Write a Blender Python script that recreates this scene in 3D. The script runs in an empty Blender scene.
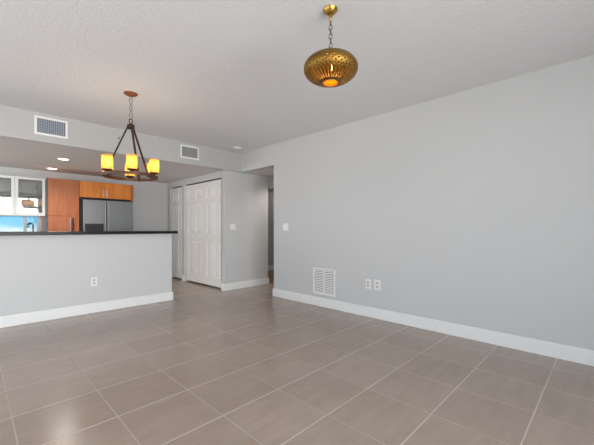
import bpy, bmesh, math, random
from mathutils import Vector, Matrix
random.seed(4)
C = bpy.context.scene.collection
sc = bpy.context.scene
PI = math.pi

# ------------------------------------------------------------------ camera
EYE = 1.10
YAW = math.radians(45.61)          # 0 = looking along +Y, positive turns towards +X
cam = bpy.data.cameras.new('camera')
cam.sensor_width = 36.0
cam.lens = 36.0 * 320.5 / 594.0
cam.shift_y = (228.9 - 222.5) / 594.0
cam.clip_start = 0.02
co = bpy.data.objects.new('camera', cam)
C.objects.link(co)
co.location = (0, 0, EYE)
co.rotation_euler = (PI / 2, math.radians(0.10), -YAW)
sc.camera = co

# ------------------------------------------------------------------ render look
sc.view_settings.view_transform = 'Standard'
sc.view_settings.look = 'None'
sc.view_settings.gamma = 1.0
sc.view_settings.use_curve_mapping = False
sc.view_settings.exposure = -0.30

# ------------------------------------------------------------------ world: pale sea sky with low clouds
w = bpy.data.worlds.new('sky')
sc.world = w
w.use_nodes = True
nt = w.node_tree
nt.nodes.clear()
N = nt.nodes.new
wo = N('ShaderNodeOutputWorld'); bg = N('ShaderNodeBackground')
tc = N('ShaderNodeTexCoord'); sep = N('ShaderNodeSeparateXYZ')
noi = N('ShaderNodeTexNoise'); noi.inputs['Scale'].default_value = 26; noi.inputs['Detail'].default_value = 4
mp = N('ShaderNodeMapping'); mp.inputs['Scale'].default_value = (1, 1, 2.2)
sub = N('ShaderNodeMath'); sub.operation = 'MULTIPLY_ADD'; sub.inputs[1].default_value = -0.03; 
ramp = N('ShaderNodeValToRGB')
cr = ramp.color_ramp
cr.elements[0].position = 0.498; cr.elements[0].color = (0.80, 0.88, 0.92, 1)
cr.elements[1].position = 0.60; cr.elements[1].color = (0.10, 0.42, 0.74, 1)
e = cr.elements.new(0.503); e.color = (0.55, 0.78, 0.88, 1)
e = cr.elements.new(0.510); e.color = (0.15, 0.55, 0.80, 1)
add = N('ShaderNodeMath'); add.operation = 'ADD'; add.inputs[1].default_value = 0.513
L = nt.links.new
L(tc.outputs['Generated'], sep.inputs[0]); L(tc.outputs['Generated'], mp.inputs[0]); L(mp.outputs[0], noi.inputs['Vector'])
L(noi.outputs['Fac'], sub.inputs[0]); L(sep.outputs['Z'], sub.inputs[2])
L(sub.outputs[0], add.inputs[0]); L(add.outputs[0], ramp.inputs[0]); L(ramp.outputs[0], bg.inputs['Color'])
bg.inputs['Strength'].default_value = 1.35
L(bg.outputs[0], wo.inputs['Surface'])

# ------------------------------------------------------------------ daylight coming in through the big glass doors and the left window, plus an added kitchen side light
def area(name, loc, rot, sx, sy, power, col, spread=180):
    d = bpy.data.lights.new(name, 'AREA'); d.shape = 'RECTANGLE'; d.size = sx; d.size_y = sy
    d.energy = power; d.color = col; d.spread = math.radians(spread)
    o = bpy.data.objects.new(name, d); C.objects.link(o); o.location = loc; o.rotation_euler = rot
    return o
DAY_BACK, DAY_LEFT, KITCHEN_FILL = 163.0, 64.0, 66.0
area('daylight_glass_doors', (-0.10, -2.54, 1.19), (PI / 2, 0, 0), 4.1, 2.3, DAY_BACK, (0.985, 0.990, 0.985), 115)
area('daylight_left_window', (-2.74, 2.25, 1.30), (PI / 2, 0, -PI / 2), 4.6, 2.0, DAY_LEFT, (0.985, 0.990, 0.985))
area('added_kitchen_side_light', (-2.74, 6.15, 1.50), (PI / 2, 0, -PI / 2), 1.6, 1.0, KITCHEN_FILL, (0.985, 0.990, 0.985))  # unseen side light, added to brighten the kitchen and closet doors

# ------------------------------------------------------------------ room numbers (metres)
W, H, HS = 3.49, 2.488, 2.147      # right wall, ceiling, dropped ceiling
YH = 4.88                          # half wall front
YS = 4.86                          # face of the dropped ceiling
YC = 4.91                          # closet end wall front
XC = 3.17                          # closet door wall
YB = 7.25                          # kitchen back wall
XL, YR = -2.6, -2.4                # left wall, wall behind the camera
TILE, TX, TY = 0.4361, 0.1704, 2.9436

# ------------------------------------------------------------------ materials
MATS = {}
def mat(name, col, rough=0.5, metal=0.0, bump=0.0, bscale=60.0, var=0.0, vscale=3.0, spec=0.5, coat=0.0, stretch=(1, 1, 1), detail=3.0, bdist=0.002):
    m = bpy.data.materials.new(name); m.use_nodes = True
    t = m.node_tree; b = t.nodes['Principled BSDF']
    b.inputs['Base Color'].default_value = (*col, 1); b.inputs['Roughness'].default_value = rough
    b.inputs['Metallic'].default_value = metal
    b.inputs['Specular IOR Level'].default_value = spec
    b.inputs['Coat Weight'].default_value = coat
    tcn = t.nodes.new('ShaderNodeTexCoord'); mpn = t.nodes.new('ShaderNodeMapping'); mpn.inputs['Scale'].default_value = stretch
    t.links.new(tcn.outputs['Object'], mpn.inputs[0])
    if var:
        n = t.nodes.new('ShaderNodeTexNoise'); n.inputs['Scale'].default_value = vscale; n.inputs['Detail'].default_value = detail
        t.links.new(mpn.outputs[0], n.inputs['Vector'])
        mx = t.nodes.new('ShaderNodeMix'); mx.data_type = 'RGBA'
        mx.inputs[6].default_value = (*[c * (1 - var) for c in col], 1); mx.inputs[7].default_value = (*[min(1, c * (1 + var)) for c in col], 1)
        t.links.new(n.outputs['Fac'], mx.inputs[0]); t.links.new(mx.outputs[2], b.inputs['Base Color'])
    if bump:
        n = t.nodes.new('ShaderNodeTexNoise'); n.inputs['Scale'].default_value = bscale; n.inputs['Detail'].default_value = 3
        t.links.new(tcn.outputs['Object'], n.inputs['Vector'])
        bn = t.nodes.new('ShaderNodeBump'); bn.inputs['Strength'].default_value = bump; bn.inputs['Distance'].default_value = bdist
        t.links.new(n.outputs['Fac'], bn.inputs['Height']); t.links.new(bn.outputs[0], b.inputs['Normal'])
    MATS[name] = m
    return m

M_wall = mat('wall_paint', (0.590, 0.590, 0.590), 0.75, bump=0.15, bscale=90, var=0.015, vscale=1.2, spec=0.25)
M_ceil = mat('ceiling_texture', (0.795, 0.80, 0.81), 0.9, bump=0.6, bscale=60, var=0.02, vscale=30, spec=0.1, bdist=0.006)
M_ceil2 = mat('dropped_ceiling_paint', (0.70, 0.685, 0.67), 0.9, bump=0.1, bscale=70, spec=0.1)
M_wall2 = mat('half_wall_paint', (0.600, 0.600, 0.598), 0.7, bump=0.15, bscale=90, var=0.015, vscale=1.2, spec=0.3)
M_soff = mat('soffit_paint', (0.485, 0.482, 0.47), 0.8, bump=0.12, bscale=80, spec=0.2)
M_trim = mat('trim_white', (0.82, 0.82, 0.81), 0.4, bump=0.03, bscale=20)
M_door = mat('door_white', (0.85, 0.835, 0.815), 0.45, bump=0.04, bscale=30)
M_hallw = mat('hall_wall_paint', (0.48, 0.44, 0.40), 0.8, bump=0.1, bscale=90, spec=0.2)
M_dark = mat('dark_cavity', (0.02, 0.02, 0.022), 0.8)
M_ductb = mat('sky_tinted_duct', (0.10, 0.12, 0.15), 0.6, var=0.3, vscale=25)  # blue of the reflected sky put into the backing colour
M_plast = mat('white_plastic', (0.80, 0.80, 0.79), 0.35, bump=0.01)
M_slot = mat('socket_slot', (0.08, 0.08, 0.08), 0.6)
M_vent = mat('vent_white_metal', (0.80, 0.80, 0.78), 0.45, bump=0.01)
M_ventg = mat('vent_grey_blade', (0.52, 0.52, 0.51), 0.5)
M_crate = mat('sky_tinted_grille', (0.42, 0.46, 0.52), 0.4)  # sky reflection on the blades painted in as a blue tint
M_chrome = mat('brushed_nickel', (0.62, 0.62, 0.62), 0.28, 1.0, var=0.05, vscale=20)
M_alu = mat('white_aluminium', (0.60, 0.62, 0.64), 0.4, 0.2)
M_granite = mat('black_granite', (0.007, 0.0075, 0.008), 0.3, var=0.6, vscale=180, detail=5, spec=0.25)
M_steel = mat('stainless_steel', (0.25, 0.255, 0.26), 0.38, 1.0, var=0.10, vscale=5, stretch=(14, 14, 0.6))
M_blackp = mat('black_plastic', (0.02, 0.02, 0.022), 0.3)
M_blackm = mat('black_handle_metal', (0.03, 0.028, 0.028), 0.35, 0.6)
M_bronze = mat('aged_bronze', (0.055, 0.028, 0.016), 0.42, 0.5, var=0.5, vscale=14, bump=0.2, bscale=50)
M_copper = mat('rubbed_copper', (0.30, 0.115, 0.050), 0.40, 0.65, var=0.45, vscale=16)
M_ringb = mat('ring_bronze', (0.10, 0.040, 0.018), 0.42, 0.4, var=0.5, vscale=14)
M_chain = mat('grey_chain_metal', (0.22, 0.20, 0.18), 0.35, 0.9)
M_brass = mat('antique_brass', (0.27, 0.155, 0.035), 0.46, 1.0, var=0.55, vscale=13, bump=0.25, bscale=70)
M_brasst = mat('canopy_brass', (0.46, 0.30, 0.07), 0.3, 1.0, var=0.25, vscale=9)
M_whitecab = mat('white_cabinet_lacquer', (0.78, 0.78, 0.76), 0.35)
M_cabin = mat('cabinet_interior', (0.72, 0.72, 0.70), 0.6)

def wood(name, c1, c2, rough, axis_scale, coat=0.2):
    m = mat(name, c1, rough, coat=coat)
    t = m.node_tree; b = t.nodes['Principled BSDF']
    tcn = t.nodes.new('ShaderNodeTexCoord'); mpn = t.nodes.new('ShaderNodeMapping'); mpn.inputs['Scale'].default_value = axis_scale
    n = t.nodes.new('ShaderNodeTexNoise'); n.inputs['Scale'].default_value = 2.2; n.inputs['Detail'].default_value = 6; n.inputs['Distortion'].default_value = 0.6
    r = t.nodes.new('ShaderNodeValToRGB')
    r.color_ramp.elements[0].position = 0.3; r.color_ramp.elements[0].color = (*c1, 1)
    r.color_ramp.elements[1].position = 0.7; r.color_ramp.elements[1].color = (*c2, 1)
    t.links.new(tcn.outputs['Object'], mpn.inputs[0]); t.links.new(mpn.outputs[0], n.inputs['Vector'])
    t.links.new(n.outputs['Fac'], r.inputs[0]); t.links.new(r.outputs[0], b.inputs['Base Color'])
    return m
M_cherry = wood('cherry_veneer', (0.34, 0.085, 0.022), (0.47, 0.15, 0.045), 0.38, (9, 9, 0.8))
M_honey = wood('honey_cherry_veneer', (0.56, 0.15, 0.012), (0.72, 0.24, 0.024), 0.38, (9, 9, 0.8))
M_woodfl = wood('brown_wood_floor', (0.16, 0.075, 0.03), (0.26, 0.13, 0.05), 0.35, (1.2, 10, 1))
M_darkwood = wood('dark_brown_wood', (0.035, 0.016, 0.010), (0.07, 0.03, 0.02), 0.4, (2, 12, 12))

def glass(name, col, refl_boost, rough=0.02, alpha=0.3):
    # thin pane: part mirror-like sheen, the rest clear
    m = bpy.data.materials.new(name); m.use_nodes = True
    t = m.node_tree; t.nodes.clear()
    o = t.nodes.new('ShaderNodeOutputMaterial'); mx = t.nodes.new('ShaderNodeMixShader')
    tr = t.nodes.new('ShaderNodeBsdfTransparent'); tr.inputs[0].default_value = (*col, 1)
    gl = t.nodes.new('ShaderNodeBsdfGlossy'); gl.inputs['Roughness'].default_value = rough; gl.inputs['Color'].default_value = (0.95, 0.96, 0.97, 1)
    mx.inputs[0].default_value = refl_boost
    t.links.new(tr.outputs[0], mx.inputs[1]); t.links.new(gl.outputs[0], mx.inputs[2]); t.links.new(mx.outputs[0], o.inputs[0])
    MATS[name] = m
    return m
M_cabglass = glass('cabinet_glass', (0.80, 0.80, 0.80), 0.08)
M_winglass = glass('window_glass', (0.93, 0.96, 0.97), 0.008)

def emis(name, col, s):
    m = bpy.data.materials.new(name); m.use_nodes = True
    b = m.node_tree.nodes['Principled BSDF']
    b.inputs['Base Color'].default_value = (*col, 1); b.inputs['Emission Color'].default_value = (*col, 1); b.inputs['Emission Strength'].default_value = s
    return m
M_lens = emis('recessed_lamp_lens', (1.0, 0.95, 0.88), 6.0)
M_bulb2 = emis('pendant_bulb', (1.0, 0.55, 0.25), 5.0)
M_bulb = emis('warm_bulb', (1.0, 0.80, 0.48), 22.0)

def translucent(name, col, tcol, mixf=0.75, transp=0.0):
    m = bpy.data.materials.new(name); m.use_nodes = True
    t = m.node_tree; t.nodes.clear()
    o = t.nodes.new('ShaderNodeOutputMaterial'); mx = t.nodes.new('ShaderNodeMixShader')
    di = t.nodes.new('ShaderNodeBsdfDiffuse'); di.inputs[0].default_value = (*col, 1)
    tl = t.nodes.new('ShaderNodeBsdfTranslucent')
    n = t.nodes.new('ShaderNodeTexNoise'); n.inputs['Scale'].default_value = 30
    tcn = t.nodes.new('ShaderNodeTexCoord'); t.links.new(tcn.outputs['Object'], n.inputs['Vector'])
    mc = t.nodes.new('ShaderNodeMix'); mc.data_type = 'RGBA'
    mc.inputs[6].default_value = (*[c * 0.85 for c in tcol], 1); mc.inputs[7].default_value = (*tcol, 1)
    t.links.new(n.outputs['Fac'], mc.inputs[0]); t.links.new(mc.outputs[2], tl.inputs[0])
    mx.inputs[0].default_value = mixf
    t.links.new(di.outputs[0], mx.inputs[1]); t.links.new(tl.outputs[0], mx.inputs[2])
    out = mx
    if transp:
        tr = t.nodes.new('ShaderNodeBsdfTransparent'); tr.inputs[0].default_value = (*tcol, 1)
        m2 = t.nodes.new('ShaderNodeMixShader'); m2.inputs[0].default_value = transp
        t.links.new(mx.outputs[0], m2.inputs[1]); t.links.new(tr.outputs[0], m2.inputs[2]); out = m2
    t.links.new(out.outputs[0], o.inputs[0])
    MATS[name] = m
    return m
M_amber = translucent('amber_candle_glass', (0.75, 0.50, 0.16), (1.0, 0.72, 0.36), 0.8, 0.25)
M_orange = translucent('orange_lamp_diffuser', (0.7, 0.25, 0.05), (1.0, 0.36, 0.05), 0.85, 0.0)

# floor tiles: 43.6 cm squares, pale grout, faint streaks along X
def tile_mat():
    m = bpy.data.materials.new('porcelain_floor_tile'); m.use_nodes = True
    t = m.node_tree; b = t.nodes['Principled BSDF']; n = t.nodes.new; l = t.links.new
    tcn = n('ShaderNodeTexCoord'); sp = n('ShaderNodeSeparateXYZ'); l(tcn.outputs['Object'], sp.inputs[0])
    def math_(op, a, bb=None):
        k = n('ShaderNodeMath'); k.operation = op
        for i, v in enumerate((a, bb)):
            if v is None: continue
            if isinstance(v, (int, float)): k.inputs[i].default_value = v
            else: l(v, k.inputs[i])
        return k.outputs[0]
    edges, ids = [], []
    for ax, off in (('X', TX), ('Y', TY)):
        u = math_('DIVIDE', math_('SUBTRACT', sp.outputs[ax], off), TILE)
        fl = math_('FLOOR', u); fr = math_('SUBTRACT', u, fl)
        edges.append(math_('MULTIPLY', math_('MINIMUM', fr, math_('SUBTRACT', 1.0, fr)), TILE)); ids.append(fl)
    d = math_('MINIMUM', math_('ADD', edges[0], 0.0003), edges[1])
    rm = n('ShaderNodeMapRange'); rm.inputs['From Min'].default_value = 0.0026; rm.inputs['From Max'].default_value = 0.0046
    l(d, rm.inputs['Value'])                                   # 0 grout .. 1 tile
    cid = n('ShaderNodeCombineXYZ'); l(ids[0], cid.inputs[0]); l(ids[1], cid.inputs[1])
    wn = n('ShaderNodeTexWhiteNoise'); wn.noise_dimensions = '2D'; l(cid.outputs[0], wn.inputs['Vector'])
    mpn = n('ShaderNodeMapping'); mpn.inputs['Scale'].default_value = (1.5, 8, 1); l(tcn.outputs['Object'], mpn.inputs[0])
    wsc = n('ShaderNodeVectorMath'); wsc.operation = 'SCALE'; wsc.inputs['Scale'].default_value = 9.0; l(wn.outputs['Color'], wsc.inputs[0])
    offv = n('ShaderNodeVectorMath'); offv.operation = 'ADD'; l(mpn.outputs[0], offv.inputs[0]); l(wsc.outputs[0], offv.inputs[1])
    sn = n('ShaderNodeTexNoise'); sn.inputs['Scale'].default_value = 2.4; sn.inputs['Detail'].default_value = 4; l(offv.outputs[0], sn.inputs['Vector'])
    cl = n('ShaderNodeTexNoise'); cl.inputs['Scale'].default_value = 3.0; cl.inputs['Detail'].default_value = 3; l(tcn.outputs['Object'], cl.inputs['Vector'])
    v = math_('ADD', math_('MULTIPLY', sn.outputs['Fac'], 0.5), math_('ADD', math_('MULTIPLY', cl.outputs['Fac'], 0.35), math_('ADD', math_('MULTIPLY', wn.outputs['Value'], 0.10), 0.06)))
    r = n('ShaderNodeValToRGB'); l(v, r.inputs[0])
    r.color_ramp.elements[0].position = 0.28; r.color_ramp.elements[0].color = (0.295, 0.226, 0.184, 1)
    r.color_ramp.elements[1].position = 0.82; r.color_ramp.elements[1].color = (0.430, 0.342, 0.288, 1)
    mx = n('ShaderNodeMix'); mx.data_type = 'RGBA'; l(rm.outputs[0], mx.inputs[0])
    gx = n('ShaderNodeMix'); gx.data_type = 'RGBA'; l(math_('LESS_THAN', edges[1], 0.0046), gx.inputs[0]); gx.inputs[6].default_value = (0.43, 0.355, 0.305, 1); gx.inputs[7].default_value = (0.56, 0.475, 0.42, 1); l(gx.outputs[2], mx.inputs[6]); l(r.outputs[0], mx.inputs[7]); l(mx.outputs[2], b.inputs['Base Color'])  # grout running along Y darker: recess shading put into its colour
    rr = n('ShaderNodeMapRange'); l(rm.outputs[0], rr.inputs['Value']); rr.inputs['To Min'].default_value = 0.8; rr.inputs['To Max'].default_value = 0.23
    rv = math_('ADD', rr.outputs[0], math_('MULTIPLY', math_('SUBTRACT', cl.outputs['Fac'], 0.5), 0.10)); l(rv, b.inputs['Roughness'])
    bn = n('ShaderNodeBump'); bn.inputs['Strength'].default_value = 0.35; bn.inputs['Distance'].default_value = 0.002
    l(rm.outputs[0], bn.inputs['Height']); l(bn.outputs[0], b.inputs['Normal'])
    b.inputs['Specular IOR Level'].default_value = 0.45
    return m
M_tile = tile_mat()

# ------------------------------------------------------------------ mesh helpers
def bx(bm, x0, x1, y0, y1, z0, z1, bev=0.0):
    vs = [bm.verts.new((x, y, z)) for x in (x0, x1) for y in (y0, y1) for z in (z0, z1)]
    f = [(0, 1, 3, 2), (4, 6, 7, 5), (0, 4, 5, 1), (2, 3, 7, 6), (0, 2, 6, 4), (1, 5, 7, 3)]
    fs = [bm.faces.new([vs[i] for i in q]) for q in f]
    if bev:
        es = set(e for q in fs for e in q.edges)
        bmesh.ops.bevel(bm, geom=list(es), offset=bev, segments=2, profile=0.5, affect='EDGES')
    return bm
def B(*boxes, bev=0.0):
    bm = bmesh.new()
    for b in boxes: bx(bm, *b, bev=bev)
    return bm
def lathe(bm, prof, seg=32, center=(0, 0, 0), cap=True):
    rings = []
    cx, cy, cz = center
    for r, z in prof:
        rings.append([bm.verts.new((cx + r * math.cos(2 * PI * k / seg), cy + r * math.sin(2 * PI * k / seg), cz + z)) for k in range(seg)])
    for a, b in zip(rings, rings[1:]):
        for k in range(seg):
            bm.faces.new((a[k], a[(k + 1) % seg], b[(k + 1) % seg], b[k]))
    if cap:
        bm.faces.new(rings[0][::-1]); bm.faces.new(rings[-1])
    return bm
def tube(bm, pts, r, seg=8, closed=False, flat=None):
    pts = [Vector(p) for p in pts]; n = len(pts); rings = []
    up = Vector((0, 0, 1))
    for i, p in enumerate(pts):
        if closed: d = pts[(i + 1) % n] - pts[i - 1]
        else: d = pts[min(i + 1, n - 1)] - pts[max(i - 1, 0)]
        d.normalize()
        a = up if abs(d.dot(up)) < 0.98 else Vector((1, 0, 0))
        s = d.cross(a).normalized(); t = s.cross(d).normalized()
        rs, rt = (r, r) if flat is None else flat
        rings.append([bm.verts.new(p + s * rs * math.cos(2 * PI * k / seg) + t * rt * math.sin(2 * PI * k / seg)) for k in range(seg)])
    m = n if closed else n - 1
    for i in range(m):
        a, b = rings[i], rings[(i + 1) % n]
        for k in range(seg):
            bm.faces.new((a[k], a[(k + 1) % seg], b[(k + 1) % seg], b[k]))
    if not closed:
        bm.faces.new(rings[0][::-1]); bm.faces.new(rings[-1])
    return bm
def obj(name, bm, m, parent=None, smooth=False, label=None):
    bmesh.ops.recalc_face_normals(bm, faces=bm.faces)
    me = bpy.data.meshes.new(name); bm.to_mesh(me); bm.free()
    me.materials.append(m)
    if smooth:
        for p in me.polygons: p.use_smooth = True
        try: me.set_sharp_from_angle(angle=math.radians(40))
        except Exception: pass
    o = bpy.data.objects.new(name, me); C.objects.link(o)
    if parent: o.parent = parent
    if label: o['label'] = label
    return o
def struct(name, bm, m, parent=None):
    o = obj(name, bm, m, parent)
    if parent is None: o['kind'] = 'structure'
    return o
def tag(o, label, cat, group=None):
    o['label'] = label; o['category'] = cat
    if group: o['group'] = group
    return o
def thing(name, label, cat, loc=(0, 0, 0), rotz=0.0, group=None):
    o = bpy.data.objects.new(name, None); C.objects.link(o)
    o.location = loc; o.rotation_euler = (0, 0, rotz); o.empty_display_size = 0.1
    return tag(o, label, cat, group)

# ================================================================== STRUCTURE
XH, YF = 7.2, 6.5                  # end of hallway, wall of the room beyond
struct('floor', B((XL - 0.1, XH, YR - 0.3, YB + 0.1, -0.1, 0.0)), M_tile)
struct('floor_hallway', B((4.20, XH, 4.93, YF, 0.0, 0.006)), M_woodfl)
struct('ceiling', B((XL - 0.1, W, YR - 0.3, YS, H, H + 0.12)), M_ceil)
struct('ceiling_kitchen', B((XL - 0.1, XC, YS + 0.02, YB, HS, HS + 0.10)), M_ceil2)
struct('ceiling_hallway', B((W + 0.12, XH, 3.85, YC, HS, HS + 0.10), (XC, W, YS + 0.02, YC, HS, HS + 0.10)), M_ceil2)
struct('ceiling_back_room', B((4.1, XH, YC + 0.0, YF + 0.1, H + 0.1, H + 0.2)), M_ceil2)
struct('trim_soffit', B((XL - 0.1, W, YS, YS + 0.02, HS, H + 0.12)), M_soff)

struct('wall_right', B((W, W + 0.12, YR - 0.3, 3.95, 0, H + 0.12), (W, W + 0.12, 3.95, YS, HS, H + 0.12)), M_wall)
struct('wall_half', B((XL, 2.200, YH, 5.0, 0, 1.032)), M_wall2)
struct('wall_closet_end', B((XC, 4.185, YC, YC + 0.10, 0, HS)), M_wall)
struct('wall_closet_side', B((4.085, 4.185, YC + 0.10, YF, 0, H + 0.1)), M_wall)
OP1, OP2 = (5.00, 6.40), (6.53, 7.10)
DZ = 2.03
struct('wall_closet_front', B((XC, XC + 0.10, YC + 0.10, OP1[0], 0, HS), (XC, XC + 0.10, OP1[1], OP2[0], 0, HS), (XC, XC + 0.10, OP2[1], YB, 0, HS),
       (XC, XC + 0.10, OP1[0], OP1[1], DZ, HS), (XC, XC + 0.10, OP2[0], OP2[1], DZ, HS)), M_wall)
struct('wall_closet_inside', B((XC + 0.5, XC + 0.55, YC + 0.10, YB, 0, HS)), M_dark)  # near-black colour stands in for the shade inside the closet
# kitchen back wall around the window strip under the cabinets
WX0, WX1, WZ0, WZ1 = -1.6, 1.02, 1.00, 1.42
struct('wall_kitchen', B((XL, WX0, YB, YB + 0.12, 0, HS), (WX1, 4.0, YB, YB + 0.12, 0, HS), (WX0, WX1, YB, YB + 0.12, 0, WZ0), (WX0, WX1, YB, YB + 0.12, WZ1, HS)), M_wall)
# left wall with a long window; rear wall with glass doors
struct('wall_left', B((XL - 0.1, XL, YR, -0.1, 0, H), (XL - 0.1, XL, 4.6, 5.3, 0, H), (XL - 0.1, XL, 7.0, YB, 0, H), (XL - 0.1, XL, -0.1, 4.6, 0, 0.25), (XL - 0.1, XL, -0.1, 4.6, 2.35, H), (XL - 0.1, XL, 5.3, 7.0, 0, 0.95), (XL - 0.1, XL, 5.3, 7.0, 2.05, H)), M_wall)
struct('wall_rear', B((XL, -2.15, YR - 0.1, YR, 0, H), (1.95, W, YR - 0.1, YR, 0, H), (-2.15, 1.95, YR - 0.1, YR, 2.36, H)), M_wall)
struct('wall_hallway', B((W + 0.12, XH, 3.85, 3.95, 0, HS)), M_wall)
struct('wall_hallway_end', B((XH, XH + 0.1, 3.85, YF, 0, H + 0.1)), M_hallw)
struct('wall_back_room', B((4.185, XH, YF, YF + 0.1, 0, H + 0.1)), M_hallw)

# glass doors behind the camera and window on the left
gd = struct('door_4', B((-2.15, 1.95, YR - 0.08, YR - 0.02, 0.0, 0.07), (-2.15, 1.95, YR - 0.08, YR - 0.02, 2.30, 2.36),
     *[(x - 0.035, x + 0.035, YR - 0.08, YR - 0.02, 0.07, 2.30) for x in (-2.115, -0.8, 0.55, 1.915)], bev=0.004), M_alu)
lw = struct('window_2', B((XL - 0.08, XL - 0.02, -0.1, 4.6, 0.25, 0.31), (XL - 0.08, XL - 0.02, -0.1, 4.6, 2.29, 2.35),
     *[(XL - 0.08, XL - 0.02, y - 0.03, y + 0.03, 0.31, 2.29) for y in (-0.07, 1.5, 3.0, 4.57)], bev=0.004), M_alu)

struct('window_3_added', B((XL - 0.08, XL - 0.02, 5.3, 7.0, 0.95, 1.0), (XL - 0.08, XL - 0.02, 5.3, 7.0, 2.0, 2.05),
     *[(XL - 0.08, XL - 0.02, y - 0.025, y + 0.025, 1.0, 2.0) for y in (5.325, 6.15, 6.975)], bev=0.004), M_alu)  # unseen kitchen side window, added to let in extra light
# kitchen window
wf = [(WX0, WX1, YB + 0.03, YB + 0.09, WZ0, WZ0 + 0.03), (WX0, WX1, YB + 0.03, YB + 0.09, WZ1 - 0.03, WZ1)]
for x, hw in ((WX0 + 0.02, 0.02), (-0.55, 0.03), (0.678, 0.02), (1.005, 0.015), (0.888, 0.05)):
    wf.append((x - hw, x + hw, YB + 0.02, YB + 0.09, WZ0 + 0.03, WZ1 - 0.03))
wn1 = struct('window_1', B(*wf, bev=0.003), M_alu)
obj('window_pane', B((WX0, WX1, YB + 0.055, YB + 0.061, WZ0 + 0.03, WZ1 - 0.03)), M_winglass, wn1)

# baseboards with a small stepped top
def base_x(name, x0, x1, y, side, h=0.125, ends=0):     # runs along X; side -1 = sticks out towards -Y
    a, b = sorted((y, y + side * 0.016)); a2, b2 = sorted((y, y + side * 0.009))
    return [(x0, x1, a, b, 0, h - 0.022), (x0, x1, a2, b2, h - 0.022, h)]
def base_y(x, side, y0, y1, h=0.125):
    a, b = sorted((x, x + side * 0.016)); a2, b2 = sorted((x, x + side * 0.009))
    return [(a, b, y0, y1, 0, h - 0.022), (a2, b2, y0, y1, h - 0.022, h)]
struct('baseboard_right', B(*base_y(W, -1, YR, 3.95 + 0.016), *base_x('', W, W + 0.12, 3.95, 1), bev=0.0025), M_trim)
struct('baseboard_half_wall', B(*base_x('', XL, 2.200 + 0.016, YH, -1), *base_y(2.200, 1, YH, 5.0), bev=0.0025), M_trim)
struct('baseboard_closet', B(*base_x('', XC - 0.016, 4.185 + 0.016, YC, -1), *base_y(4.185, 1, YC, YF), *base_y(XC, -1, YC, OP1[0]), bev=0.0025), M_trim)
struct('baseboard_closet_post', B(*base_y(XC, -1, OP1[1], OP2[0]), bev=0.0025), M_trim)
struct('baseboard_back_room', B(*base_x('', 4.2, XH, YF, -1), bev=0.0025), M_trim)
struct('baseboard_left', B(*base_y(XL, 1, YR, YH - 0.02), bev=0.0025), M_trim)

# closet doors: six raised panels each, on plane X = XC + 0.03
def panel_door(name, y0, y1, z0, z1, cols=2):
    bm = bmesh.new(); x = XC + 0.03
    bx(bm, x + 0.014, x + 0.040, y0, y1, z0, z1)
    wd = y1 - y0; st = 0.085 if cols == 2 else 0.07; mid = 0.075
    rows = [(0.20, 0.86), (1.02, 1.60), (1.70, 1.90)]
    pw = (wd - 2 * st - (cols - 1) * mid) / cols
    cs = [(y0 + st + c * (pw + mid), y0 + st + c * (pw + mid) + pw) for c in range(cols)]
    # stiles and rails stand proud of the panel field
    ys = [y0] + [v for c in cs for v in c] + [y1]
    for i in range(0, len(ys), 2): bx(bm, x, x + 0.016, ys[i], ys[i + 1], z0, z1)
    zs = [z0] + [v for r_ in rows for v in r_] + [z1]
    for i in range(0, len(zs), 2):
        for a, b in cs: bx(bm, x, x + 0.016, a, b, zs[i], zs[i + 1])
    for a, b in cs:
        for p, q in rows:
            m_ = 0.036
            # bevelled raised field
            o_ = [(x + 0.0145, a + 0.012, p + 0.012), (x + 0.0145, b - 0.012, p + 0.012), (x + 0.0145, b - 0.012, q - 0.012), (x + 0.0145, a + 0.012, q - 0.012)]
            i_ = [(x + 0.002, a + m_, p + m_), (x + 0.002, b - m_, p + m_), (x + 0.002, b - m_, q - m_), (x + 0.002, a + m_, q - m_)]
            vo = [bm.verts.new(v) for v in o_]; vi = [bm.verts.new(v) for v in i_]
            for k in range(4): bm.faces.new((vo[k], vo[(k + 1) % 4], vi[(k + 1) % 4], vi[k]))
            bm.faces.new(vi); bm.faces.new(vo[::-1])
    return struct(name, bm, M_door)
def knob(parent, y, z):
    bm = lathe(bmesh.new(), [(0.009, 0), (0.007, 0.010), (0.015, 0.018), (0.017, 0.026), (0.010, 0.033)], 16)
    bmesh.ops.rotate(bm, verts=bm.verts, matrix=Matrix.Rotation(-PI / 2, 3, 'Y')); bmesh.ops.translate(bm, verts=bm.verts, vec=(XC + 0.031, y, z))
    obj('door_knob', bm, M_trim, parent, True)
ym = 5.665
d1 = panel_door('door_1', OP1[0] + 0.006, ym - 0.003, 0.03, DZ - 0.022); knob(d1, ym - 0.17, 0.94)
d2 = panel_door('door_2', ym + 0.003, OP1[1] - 0.006, 0.03, DZ - 0.022); knob(d2, ym + 0.17, 0.94)
d3 = panel_door('door_3', OP2[0] + 0.006, OP2[1] - 0.006, 0.03, DZ - 0.022)
struct('trim_closet_tracks', B((XC + 0.045, XC + 0.07, OP1[0], OP1[1], DZ - 0.016, DZ), (XC + 0.045, XC + 0.07, OP2[0], OP2[1], DZ - 0.016, DZ)), M_dark)
struct('trim_closet_post_edge', B((XC - 0.004, XC, OP1[1] + 0.0, OP1[1] + 0.03, 0.125, DZ)), M_trim)

# ================================================================== KITCHEN
# counter top on the half wall
bar = obj('bar_countertop', B((XL + 0.02, 2.262, 4.80, 5.24, 1.0322, 1.072), bev=0.004), M_granite)
tag(bar, 'long black granite countertop capping the grey half wall', 'countertop')

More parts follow.
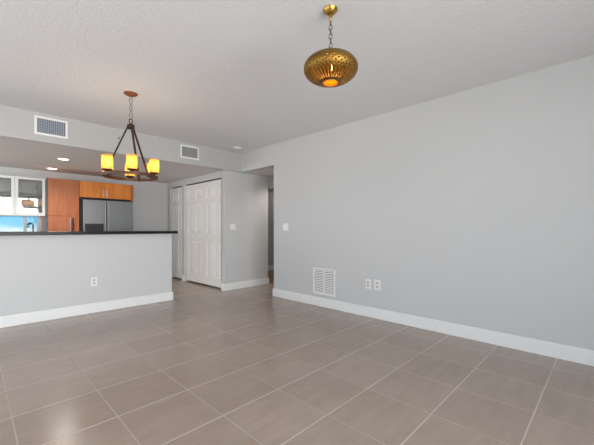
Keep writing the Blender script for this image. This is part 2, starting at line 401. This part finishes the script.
# base cabinets and worktop under the window (behind the half wall)
bc = thing('base_cabinet', 'white base cabinet run under the kitchen window, hidden behind the half wall', 'cabinet', (-0.35, YB - 0.31, 0))
obj('body', B((-1.22, 1.20, -0.27, 0.305, 0.10, 0.88)), M_whitecab, bc)
obj('toe_kick', B((-1.22, 1.20, -0.22, 0.305, 0, 0.10)), M_dark, bc)
for k in range(5):
    dd = obj('cabinet_door', B((-1.21 + k * 0.482, -1.21 + k * 0.482 + 0.472, -0.29, -0.271, 0.12, 0.87), bev=0.003), M_whitecab, bc)
    obj('door_handle', tube(bmesh.new(), [(-1.17 + k * 0.482, -0.315, z) for z in (0.62, 0.80)], 0.006), M_chrome, dd)
wt = obj('worktop', B((-1.57, 0.895, YB - 0.63, YB - 0.005, 0.8805, 0.92), bev=0.003), M_granite)
tag(wt, 'dark stone worktop below the kitchen window holding the faucet', 'countertop')
# faucet
fx, fy = 0.765, YB - 0.13
fc = thing('kitchen_faucet', 'dark gooseneck kitchen faucet in front of the bright window strip', 'faucet', (fx, fy, 0.9205), 0.6)
obj('base', lathe(bmesh.new(), [(0.028, 0), (0.028, 0.012), (0.018, 0.02), (0.016, 0.10), (0.012, 0.11)], 20), M_chain, fc, True)
arc = [(0, 0, 0.10), (0, 0, 0.24)] + [(-0.045 + 0.045 * math.cos(a), 0, 0.24 + 0.045 * math.sin(a)) for a in [PI * k / 10 for k in range(1, 11)]] + [(-0.09, 0, 0.20)]
obj('spout', tube(bmesh.new(), arc, 0.013, 10), M_chain, fc, True)
obj('lever', tube(bmesh.new(), [(0.015, 0, 0.07), (0.05, 0, 0.10), (0.075, 0, 0.13)], 0.006, 8), M_chain, fc, True)

# white wall cabinets with glass doors
yc = 6.80; ct, cb = 1.955, 1.322
cx1 = 0.896; cw = 0.390
for k in range(2):
    x1 = cx1 - k * (cw + 0.001); x0 = x1 - cw
    if k == 0: lab = 'white glass-door wall cabinet right beside the tall cherry cabinet'
    else: lab = 'white glass-door wall cabinet at the left edge of the photo'
    wc = thing('wall_cabinet', lab, 'cabinet', (x0, yc, cb), group='white glass-door wall cabinets')
    D_ = YB - yc
    obj('body', B((0, cw, 0.302, D_ - 0.002, 0, ct - cb), (0, 0.018, 0.021, 0.302, 0, ct - cb), (cw - 0.018, cw, 0.021, 0.302, 0, ct - cb),
                  (0.018, cw - 0.018, 0.021, 0.302, 0, 0.018), (0.018, cw - 0.018, 0.021, 0.302, ct - cb - 0.018, ct - cb)), M_whitecab, wc)
    obj('shelf', B((0.018, cw - 0.018, 0.04, 0.30, 0.33, 0.345)), M_cabin, wc)
    fr = 0.042; h_ = ct - cb
    dr = obj('cabinet_door', B((0.002, fr, 0, 0.02, 0.002, h_ - 0.002), (cw - fr, cw - 0.002, 0, 0.02, 0.002, h_ - 0.002),
                  (fr, cw - fr, 0, 0.02, 0.002, fr + 0.01), (fr, cw - fr, 0, 0.02, h_ - fr, h_ - 0.002), bev=0.002), M_whitecab, wc)
    obj('door_glass', B((fr, cw - fr, 0.009, 0.013, fr + 0.01, h_ - fr)), M_cabglass, dr)
    kx = 0.022 if k == 0 else cw - 0.022
    obj('door_knob', B((kx - 0.012, kx + 0.012, -0.016, 0, 0.028, 0.038), bev=0.003), M_chrome, dr)

# tall cherry cabinet
yu = 6.65
px0, px1 = 0.903, 1.345
tcb = thing('tall_cabinet', 'tall reddish cherry cabinet between the white cabinets and the fridge', 'cabinet', (px0, yu, 0))
pw = px1 - px0; dp = YB - yu
obj('body', B((0, pw, 0.021, dp - 0.002, 0.0, 1.955)), M_cherry, tcb)
obj('side_panel', B((-0.004, -0.0005, 0.0, dp - 0.33, 0.0, 1.955)), M_darkwood, tcb, label='dark side edge')
def cab_door(parent, x0, x1, z0, z1, m, handle=None, hm=None, hl=None):
    d = obj('cabinet_door', B((x0, x1, 0, 0.019, z0, z1), bev=0.002), m, parent)
    if handle:
        hx, hz0, hz1 = handle
        if hl == 'bow':
            p = [(hx, 0, hz0), (hx, -0.022, hz0 + 0.02), (hx, -0.034, (hz0 + hz1) / 2), (hx, -0.022, hz1 - 0.02), (hx, 0, hz1)]
            obj('door_handle', tube(bmesh.new(), p, 0.011, 8), hm, d, True)
        else:
            bm = tube(bmesh.new(), [(hx, -0.028, hz0), (hx, -0.028, hz1)], 0.006, 8)
            for zz in (hz0 + 0.02, hz1 - 0.02): tube(bm, [(hx, 0, zz), (hx, -0.028, zz)], 0.004, 6)
            obj('door_handle', bm, hm, d, True)
    return d
sp = 1.327
cab_door(tcb, 0.003, pw - 0.004, sp + 0.003, 1.953, M_cherry)
xs_ = 0.322
cab_door(tcb, 0.003, xs_ - 0.002, 0.05, sp - 0.003, M_cherry, (xs_ - 0.018, 1.06, 1.30), M_chrome, 'bar')
cab_door(tcb, xs_ + 0.002, pw - 0.004, 0.05, sp - 0.003, M_cherry, (xs_ + 0.024, 1.07, 1.29), M_blackm, 'bow')

# cabinet above the fridge
ux0, ux1, uz0 = 1.347, 2.238, 1.668
uc = thing('fridge_top_cabinet', 'wide honey-coloured cherry cabinet above the steel fridge', 'cabinet', (ux0, yu, uz0))
uw = ux1 - ux0
obj('body', B((0, uw, 0.021, dp - 0.002, 0, 1.955 - uz0)), M_honey, uc)
mid_ = 0.395
cab_door(uc, 0.003, mid_ - 0.0015, 0.003, 1.952 - uz0, M_honey, (mid_ - 0.025, 0.02, 0.15), M_chrome, 'bar')
cab_door(uc, mid_ + 0.0015, uw - 0.05, 0.003, 1.952 - uz0, M_honey, (mid_ + 0.025, 0.02, 0.15), M_chrome, 'bar')
obj('filler_panel', B((uw - 0.048, uw - 0.001, 0, 0.02, -0.03, 1.955 - uz0)), M_cherry, uc)

# fridge
rx0, rx1 = 1.392, 2.226; rz = 1.630
rf = thing('refrigerator', 'stainless steel side-by-side refrigerator under the honey cabinet', 'refrigerator', (rx0, yu, 0))
rw = rx1 - rx0; sm = 0.372
obj('body', B((0.0, rw, 0.06, dp - 0.02, 0.02, rz - 0.01), bev=0.004), M_blackp, rf)
ld = obj('freezer_door', B((0.004, sm - 0.004, -0.012, 0.055, 0.05, rz), bev=0.008), M_steel, rf)
rd = obj('fridge_door', B((sm + 0.004, rw - 0.002, -0.012, 0.055, 0.05, rz), bev=0.008), M_steel, rf)
for pd, hx in ((ld, sm - 0.028), (rd, sm + 0.028)):
    bm = tube(bmesh.new(), [(hx, -0.055, z) for z in (0.62, 1.56)], 0.011, 10)
    for zz in (0.66, 1.52): tube(bm, [(hx, -0.055, zz), (hx, -0.01, zz)], 0.008, 8)
    obj('door_handle', bm, M_steel, pd, True)
dis = obj('dispenser', B((0.035, sm - 0.05, -0.019, -0.0125, 0.80, 1.20), bev=0.003), M_blackp, ld, label='black water and ice dispenser')
struct('fridge_gap_shade', B((px1 + 0.003, ux1, 6.70, 6.71, 0, uz0 - 0.001)), M_dark)  # thin dark sheet standing in for the shade in the gaps round the fridge

# recessed ceiling lamps
def downlight(x, y, lab, grp='recessed kitchen lights'):
    t = thing('recessed_light', lab, 'ceiling light', (x, y, HS), group=grp)
    obj('trim_ring', lathe(bmesh.new(), [(0.062, -0.001), (0.085, -0.001), (0.083, -0.007), (0.064, -0.004), (0.062, -0.001)], 32, cap=False), M_trim, t, True)
    obj('lens', lathe(bmesh.new(), [(0.063, -0.003), (0.063, -0.0005)], 32), M_lens, t)
downlight(0.98, 5.83, 'round recessed light in the kitchen ceiling, the nearer of the two')
downlight(1.00, 6.88, 'round recessed light in the kitchen ceiling, the one nearer the cabinets')
downlight(-0.75, 5.95, 'round recessed light added beyond the left edge of the view to brighten the kitchen')  # unseen lamp, added to brighten the kitchen
downlight(4.35, 4.45, 'round recessed light added out of sight in the hallway ceiling to brighten it', None)  # unseen lamp, added to lift the closet end wall
for x, y, pw_ in ((0.98, 5.83, 70), (1.00, 6.88, 3), (-0.75, 5.95, 140), (4.35, 4.45, 36)):  # the last two belong to the added unseen lamps
    d = bpy.data.lights.new('recessed_lamp', 'SPOT'); d.energy = pw_; d.spot_size = math.radians(150); d.spot_blend = 0.8; d.shadow_soft_size = 0.06; d.color = (1.0, 0.92, 0.82)
    o = bpy.data.objects.new('recessed_lamp', d); C.objects.link(o); o.location = (x, y, HS - 0.02)

# ceiling air diffuser by the lights
tr = thing('ceiling_diffuser', 'dark slotted air diffuser in the kitchen ceiling between the recessed lights', 'vent', (0.935, 6.47, HS))
obj('frame', B((-0.15, 0.15, -0.036, -0.030, -0.008, -0.0005), (-0.15, 0.15, 0.030, 0.036, -0.008, -0.0005), (-0.15, -0.144, -0.030, 0.030, -0.008, -0.0005), (0.144, 0.15, -0.030, 0.030, -0.008, -0.0005)), M_soff, tr)
obj('slots', B((-0.144, 0.144, -0.030, 0.030, -0.003, -0.0005)), M_dark, tr)
obj('louver', B(*[(-0.09, 0.144, y - 0.009, y + 0.009, -0.009, -0.0035) for y in (-0.018, 0.006)]), M_soff, tr)

# ================================================================== VENTS
def supply_vent(x0, x1, z0, z1, lab, crate, mback):
    t = thing('air_vent', lab, 'vent', ((x0 + x1) / 2, YS, z0), group='supply vents in the soffit')
    hw = (x1 - x0) / 2; h_ = z1 - z0; b = 0.026
    obj('frame', B((-hw, hw, -0.010, -0.0005, 0, b), (-hw, hw, -0.010, -0.0005, h_ - b, h_), (-hw, -hw + b, -0.010, -0.0005, b, h_ - b), (hw - b, hw, -0.010, -0.0005, b, h_ - b), bev=0.0015), M_vent, t)
    obj('backing', B((-hw + b, hw - b, -0.002, -0.0005, b, h_ - b)), mback, t)
    bl = []
    n = 15
    for k in range(1, n):
        x = -hw + b + k * (2 * hw - 2 * b) / n
        bl.append((x - 0.0028, x + 0.0028, -0.009, -0.003, b, h_ - b))
    if crate:
        for k in range(1, 7):
            z = b + k * (h_ - 2 * b) / 7; bl.append((-hw + b, hw - b, -0.007, -0.003, z - 0.0016, z + 0.0016))
    obj('grille', B(*bl), M_crate if crate else M_ventg, t)
supply_vent(0.535, 0.862, 2.228, 2.449, 'white framed air vent with grid tinted by reflected sky, left of the chandelier', True, M_ductb)
supply_vent(2.332, 2.648, 2.232, 2.444, 'white framed air vent with grey blades, right of the chandelier', False, M_ventdark if 'M_ventdark' in globals() else mat('duct_grey', (0.13, 0.13, 0.125), 0.7))

rv = thing('return_vent', 'square white return air grille low on the right wall', 'vent', (W, 2.885, 0.168))
hw, hh, b = 0.200, 0.372, 0.022
obj('frame', B((-0.012, -0.0005, -hw, hw, 0, b), (-0.012, -0.0005, -hw, hw, hh - b, hh), (-0.012, -0.0005, -hw, -hw + b, b, hh - b), (-0.012, -0.0005, hw - b, hw, b, hh - b), bev=0.002), M_vent, rv)
obj('centre_bar', B((-0.010, -0.002, -0.007, 0.007, b, hh - b)), M_vent, rv)
obj('backing', B((-0.002, -0.0005, -hw + b, hw - b, b, hh - b)), mat('return_duct', (0.10, 0.10, 0.10), 0.8), rv)
bm = bmesh.new(); nl = 14
for k in range(nl):
    z = b + (k + 0.5) * (hh - 2 * b) / nl
    for y0, y1 in ((-hw + b, -0.007), (0.007, hw - b)):
        vs = [bm.verts.new(v) for v in ((-0.010, y0, z - 0.009), (-0.010, y1, z - 0.009), (-0.003, y1, z + 0.006), (-0.003, y0, z + 0.006), (-0.0085, y0, z - 0.0095), (-0.0085, y1, z - 0.0095), (-0.0015, y1, z + 0.0055), (-0.0015, y0, z + 0.0055))]
        for q in ((0, 1, 2, 3), (7, 6, 5, 4), (0, 4, 5, 1), (2, 6, 7, 3), (0, 3, 7, 4), (1, 5, 6, 2)): bm.faces.new([vs[i] for i in q])
obj('louvers', bm, M_vent, rv)

# ================================================================== OUTLETS AND SWITCHES
def plate(kind, loc, rotz, lab, wd=0.072, ht=0.118, group=None, gangs=1):
    # local: plate faces -Y, back at y = 0
    t = thing('wall_outlet' if kind == 'outlet' else 'light_switch', lab, 'outlet' if kind == 'outlet' else 'switch', loc, rotz, group)
    obj('cover_plate', B((-wd / 2, wd / 2, -0.006, -0.0005, 0, ht), bev=0.002), M_plast, t)
    if kind == 'outlet':
        for zc in (ht * 0.33, ht * 0.68):
            s = obj('socket', B((-0.016, 0.016, -0.009, -0.0062, zc - 0.014, zc + 0.014), bev=0.003), mat_sock, t)
            obj('slots', B((-0.008, -0.005, -0.0096, -0.0092, zc - 0.004, zc + 0.007), (0.005, 0.008, -0.0096, -0.0092, zc - 0.004, zc + 0.007), (-0.002, 0.002, -0.0096, -0.0092, zc - 0.010, zc - 0.006)), M_slot, s)
    else:
        for g in range(gangs):
            x = (g - (gangs - 1) / 2) * 0.046
            obj('rocker', B((x - 0.016, x + 0.016, -0.011, -0.0062, ht / 2 - 0.032, ht / 2 + 0.032), bev=0.003), mat_rock, t)
    return t
mat_sock = mat('socket_grey_white', (0.55, 0.55, 0.54), 0.4)
mat_rock = mat('rocker_white', (0.88, 0.88, 0.87), 0.3)
plate('outlet', (1.149, YH, 0.349), 0, 'white wall outlet on the grey half wall', 0.072, 0.118)
plate('outlet', (W, 2.168, 0.348), -PI / 2, 'white outlet on the right wall, nearer the return grille', 0.078, 0.120, 'outlets on the right wall')
plate('outlet', (W, 2.040, 0.348), -PI / 2, 'white outlet on the right wall, farther from the return grille', 0.090, 0.126, 'outlets on the right wall')
plate('switch', (W, 3.665, 1.070), -PI / 2, 'white double light switch on the right wall near the hallway corner', 0.125, 0.118, None, 2)
plate('switch', (3.345, YC, 1.078), 0, 'white double light switch on the closet end wall', 0.122, 0.118, None, 2)
plate('outlet', (5.33, YF, 0.42), 0, 'small white outlet on the far wall beyond the hallway', 0.075, 0.12)

# smoke detector, sprinkler cap
sd = thing('smoke_detector', 'flat round white smoke detector on the ceiling near the soffit corner', 'smoke detector', (3.20, 4.56, H))
obj('base', lathe(bmesh.new(), [(0.070, -0.012), (0.072, -0.001)], 28), M_plast, sd, True)
obj('cover', lathe(bmesh.new(), [(0.035, -0.028), (0.056, -0.024), (0.062, -0.0125)], 28), M_plast, sd, True)
sk = obj('sprinkler_head', lathe(bmesh.new(), [(0.006, -0.012), (0.010, -0.010), (0.013, -0.003), (0.013, 0.0)], 14), M_chain, None, True)
sk.rotation_euler = (-PI / 2, 0, 0); sk.rotation_euler = (-PI / 2 + PI, 0, 0); sk.location = (1.442, YS - 0.0135, 2.355)
sk.rotation_euler = (-PI / 2, 0, 0); tag(sk, 'tiny dark sprinkler cap on the soffit beside the chandelier', 'sprinkler')

# dark rail in the room beyond the hallway
rl = thing('wall_rail', 'dark brown rail high on the far wall beyond the hallway', 'rail', (5.55, YF, 2.13))
obj('rail', B((-0.42, 0.6, -0.075, -0.045, 0.0, 0.055), bev=0.003), M_darkwood, rl)
for x in (-0.36, 0.5): obj('bracket', B((x - 0.02, x + 0.02, -0.044, -0.0005, -0.05, 0.04), bev=0.002), M_darkwood, rl)

# ================================================================== CHANDELIER
CX, CY = 1.155, 3.507
ch = thing('candle_chandelier', 'bronze ring chandelier with six glowing amber candle shades', 'chandelier', (CX, CY, H))
va = math.atan2(-CY, -CX)          # direction from the chandelier to the camera
def ang(th):                       # th degrees: 0 = towards the camera, + = to the right in view
    return va + math.radians(th)
def pol(r, th, z): return (r * math.cos(ang(th)), r * math.sin(ang(th)), z)
obj('canopy', lathe(bmesh.new(), [(0.004, -0.034), (0.022, -0.030), (0.050, -0.018), (0.066, -0.006), (0.067, -0.0005)], 32), M_copper, ch, True)
def chain(z0, z1, L_, rad, wd, parent, m):
    bm = bmesh.new(); n = max(1, round((z0 - z1) / (L_ - 2 * rad * 1.3))); st = (z0 - z1) / n
    for k in range(n):
        zc = z0 - (k + 0.5) * st; hl = st / 2 + rad * 0.8; a = math.radians(20 + 90 * (k % 2))
        pts = []
        for j in range(14):
            q = 2 * PI * j / 14; u = wd * math.cos(q); v = math.sin(q) * hl
            pts.append((u * math.cos(a), u * math.sin(a), zc + v))
        rings = tube(bm, pts, rad, 6, closed=True)
    return obj('chain', bm, m, parent, True)
chain(-0.030, -0.262, 0.078, 0.0038, 0.015, ch, M_chain)
obj('loop', tube(bmesh.new(), [(0.016 * math.cos(a), 0, -0.285 + 0.022 * math.sin(a)) for a in [2 * PI * k / 16 for k in range(16)]], 0.006, 8, closed=True), M_bronze, ch, True)
obj('hub', lathe(bmesh.new(), [(0.010, -0.306), (0.016, -0.310), (0.034, -0.322), (0.036, -0.350), (0.026, -0.362), (0.012, -0.366)], 20), M_bronze, ch, True)
RZ = 1.640 - H; RR = 0.248
bm = bmesh.new(); seg = 72; prof = [(RR - 0.007, RZ - 0.014), (RR + 0.007, RZ - 0.014), (RR + 0.007, RZ + 0.014), (RR - 0.007, RZ + 0.014)]
rings = [[bm.verts.new((r * math.cos(2 * PI * k / seg), r * math.sin(2 * PI * k / seg), z)) for r, z in prof] for k in range(seg)]
for k in range(seg):
    a, b_ = rings[k], rings[(k + 1) % seg]
    for j in range(4): bm.faces.new((a[j], a[(j + 1) % 4], b_[(j + 1) % 4], b_[j]))
obj('ring', bm, M_ringb, ch)
for th in (-80, 40, 160):
    p0 = Vector(pol(0.028, th, -0.345)); p1 = Vector(pol(RR - 0.012, th, RZ - 0.002))
    bm = tube(bmesh.new(), [p0.lerp(p1, t) for t in (0, .25, .5, .75, 1)], 0.009, 8, flat=(0.012, 0.008))
    tube(bm, [pol(RR - 0.018, th, RZ - 0.022), pol(RR - 0.018, th, RZ + 0.028)], 0.009, 8)
    obj('rod', bm, M_bronze, ch, True)
for k in range(6):
    th = 2 + 60 * k
    x, y, _ = pol(RR - 0.010, th, 0)
    cup = obj('candle_cup', lathe(bmesh.new(), [(0.010, RZ + 0.010), (0.014, RZ + 0.018), (0.042, RZ + 0.026), (0.046, RZ + 0.034), (0.044, RZ + 0.037)], 24, (x, y, 0)), M_bronze, ch, True)
    z0, z1 = RZ + 0.037, RZ + 0.170
    bm = bmesh.new(); seg = 28
    pr_ = [(0.047, z0), (0.0485, z0 + 0.02), (0.0485, z1), (0.0455, z1), (0.0455, z0 + 0.02), (0.044, z0)]
    lathe(bm, pr_, seg, (x, y, 0), cap=False)
    obj('candle_shade', bm, M_amber, ch, True)
    obj('bulb', lathe(bmesh.new(), [(0.006, z0), (0.007, z0 + 0.035), (0.014, z0 + 0.055), (0.016, z0 + 0.075), (0.010, z0 + 0.095), (0.002, z0 + 0.108)], 14, (x, y, 0)), M_bulb, cup, True)
    d = bpy.data.lights.new('candle_glow', 'POINT'); d.energy = 1.7; d.shadow_soft_size = 0.018; d.color = (1.0, 0.70, 0.40)
    o = bpy.data.objects.new('candle_glow', d); C.objects.link(o); o.location = (CX + x, CY + y, H + z0 + 0.085)

# ================================================================== PENDANT
PX, PY = 1.599, 1.265
pn = thing('globe_pendant', 'pierced antique brass globe pendant glowing orange underneath', 'pendant lamp', (PX, PY, H))
obj('canopy', lathe(bmesh.new(), [(0.006, -0.036), (0.020, -0.034), (0.028, -0.026), (0.044, -0.010), (0.046, -0.0005)], 28), M_brasst, pn, True)
obj('stem', lathe(bmesh.new(), [(0.006, -0.075), (0.010, -0.070), (0.010, -0.040), (0.006, -0.036)], 14), M_brasst, pn, True)
chain(-0.072, -0.272, 0.038, 0.0034, 0.011, pn, M_chain)
ZC, RA, RB = 2.112 - H, 0.171, 0.0925
bm = bmesh.new(); seg = 216; rows = 80
def sp_pt(i, k, s=1.0):
    a = -PI / 2 + PI * i / rows
    return (RA * s * math.cos(a) * math.cos(2 * PI * k / seg), RA * s * math.cos(a) * math.sin(2 * PI * k / seg), ZC + RB * s * math.sin(a))
i0, i1 = 7, 77                      # open bottom hole, closed small collar on top
vr = {}
for i in range(i0, i1 + 1):
    for k in range(seg): vr[i, k] = bm.verts.new(sp_pt(i, k))
for i in range(i0, i1):
    for k in range(seg):
        hole = False
        if 11 <= i < 27 and k % 6 in (0, 1): hole = True              # long slits round the mouth
        if 28 <= i < 30 and k % 6 in (3, 4): hole = True              # rows of pin holes above
        if 32 <= i < 34 and k % 8 in (0, 1): hole = True
        if 36 <= i < 38 and k % 8 in (4, 5): hole = True
        if 40 <= i < 42 and (k % 18) in (0, 1, 8, 9): hole = True
        if hole: continue
        bm.faces.new((vr[i, k], vr[i, (k + 1) % seg], vr[i + 1, (k + 1) % seg], vr[i + 1, k]))
bm.faces.new([vr[i1, k] for k in range(seg)])
sh = obj('globe_shade', bm, M_brass, pn, True)
so = sh.modifiers.new('thickness', 'SOLIDIFY'); so.thickness = 0.0015; so.offset = -1
obj('mouth_ring', tube(bmesh.new(), [sp_pt(i0, k) for k in range(0, seg, 3)], 0.003, 6, closed=True), M_brasst, pn, True)
a6 = -PI / 2 + PI * 7.5 / rows
obj('diffuser', lathe(bmesh.new(), [(RA * math.cos(a6) - 0.002, ZC + RB * math.sin(a6) + 0.001), (RA * math.cos(a6) - 0.006, ZC + RB * math.sin(a6) + 0.003)], 40), M_orange, pn, True)
obj('top_cap', lathe(bmesh.new(), [(0.034, ZC + RB - 0.006), (0.030, ZC + RB + 0.002), (0.012, ZC + RB + 0.006), (0.008, ZC + RB + 0.016)], 24), M_brasst, pn, True)
obj('bulb', lathe(bmesh.new(), [(0.006, ZC + 0.030), (0.009, ZC + 0.018), (0.012, ZC + 0.004), (0.009, ZC - 0.008), (0.002, ZC - 0.014)], 18), M_bulb2, pn, True)
d = bpy.data.lights.new('pendant_glow', 'POINT'); d.energy = 3.0; d.shadow_soft_size = 0.026; d.color = (1.0, 0.60, 0.25)
o = bpy.data.objects.new('pendant_glow', d); C.objects.link(o); o.location = (PX, PY, H + ZC - 0.045)

# small unseen flush lamp, added beyond the hallway to brighten it
fl = thing('added_flush_lamp', 'round flush lamp added out of sight beyond the hallway to brighten it', 'ceiling light', (6.3, 5.6, H + 0.1))
obj('base', lathe(bmesh.new(), [(0.16, -0.02), (0.165, -0.0005)], 28), M_trim, fl, True)
obj('glass_bowl', lathe(bmesh.new(), [(0.03, -0.085), (0.09, -0.070), (0.135, -0.045), (0.15, -0.0205)], 28), M_lens, fl, True)

d = bpy.data.lights.new('added_lamp_glow', 'POINT'); d.energy = 12; d.shadow_soft_size = 0.12; d.color = (1.0, 0.90, 0.80)
o = bpy.data.objects.new('added_lamp_glow', d); C.objects.link(o); o.location = (6.3, 5.6, H - 0.05)
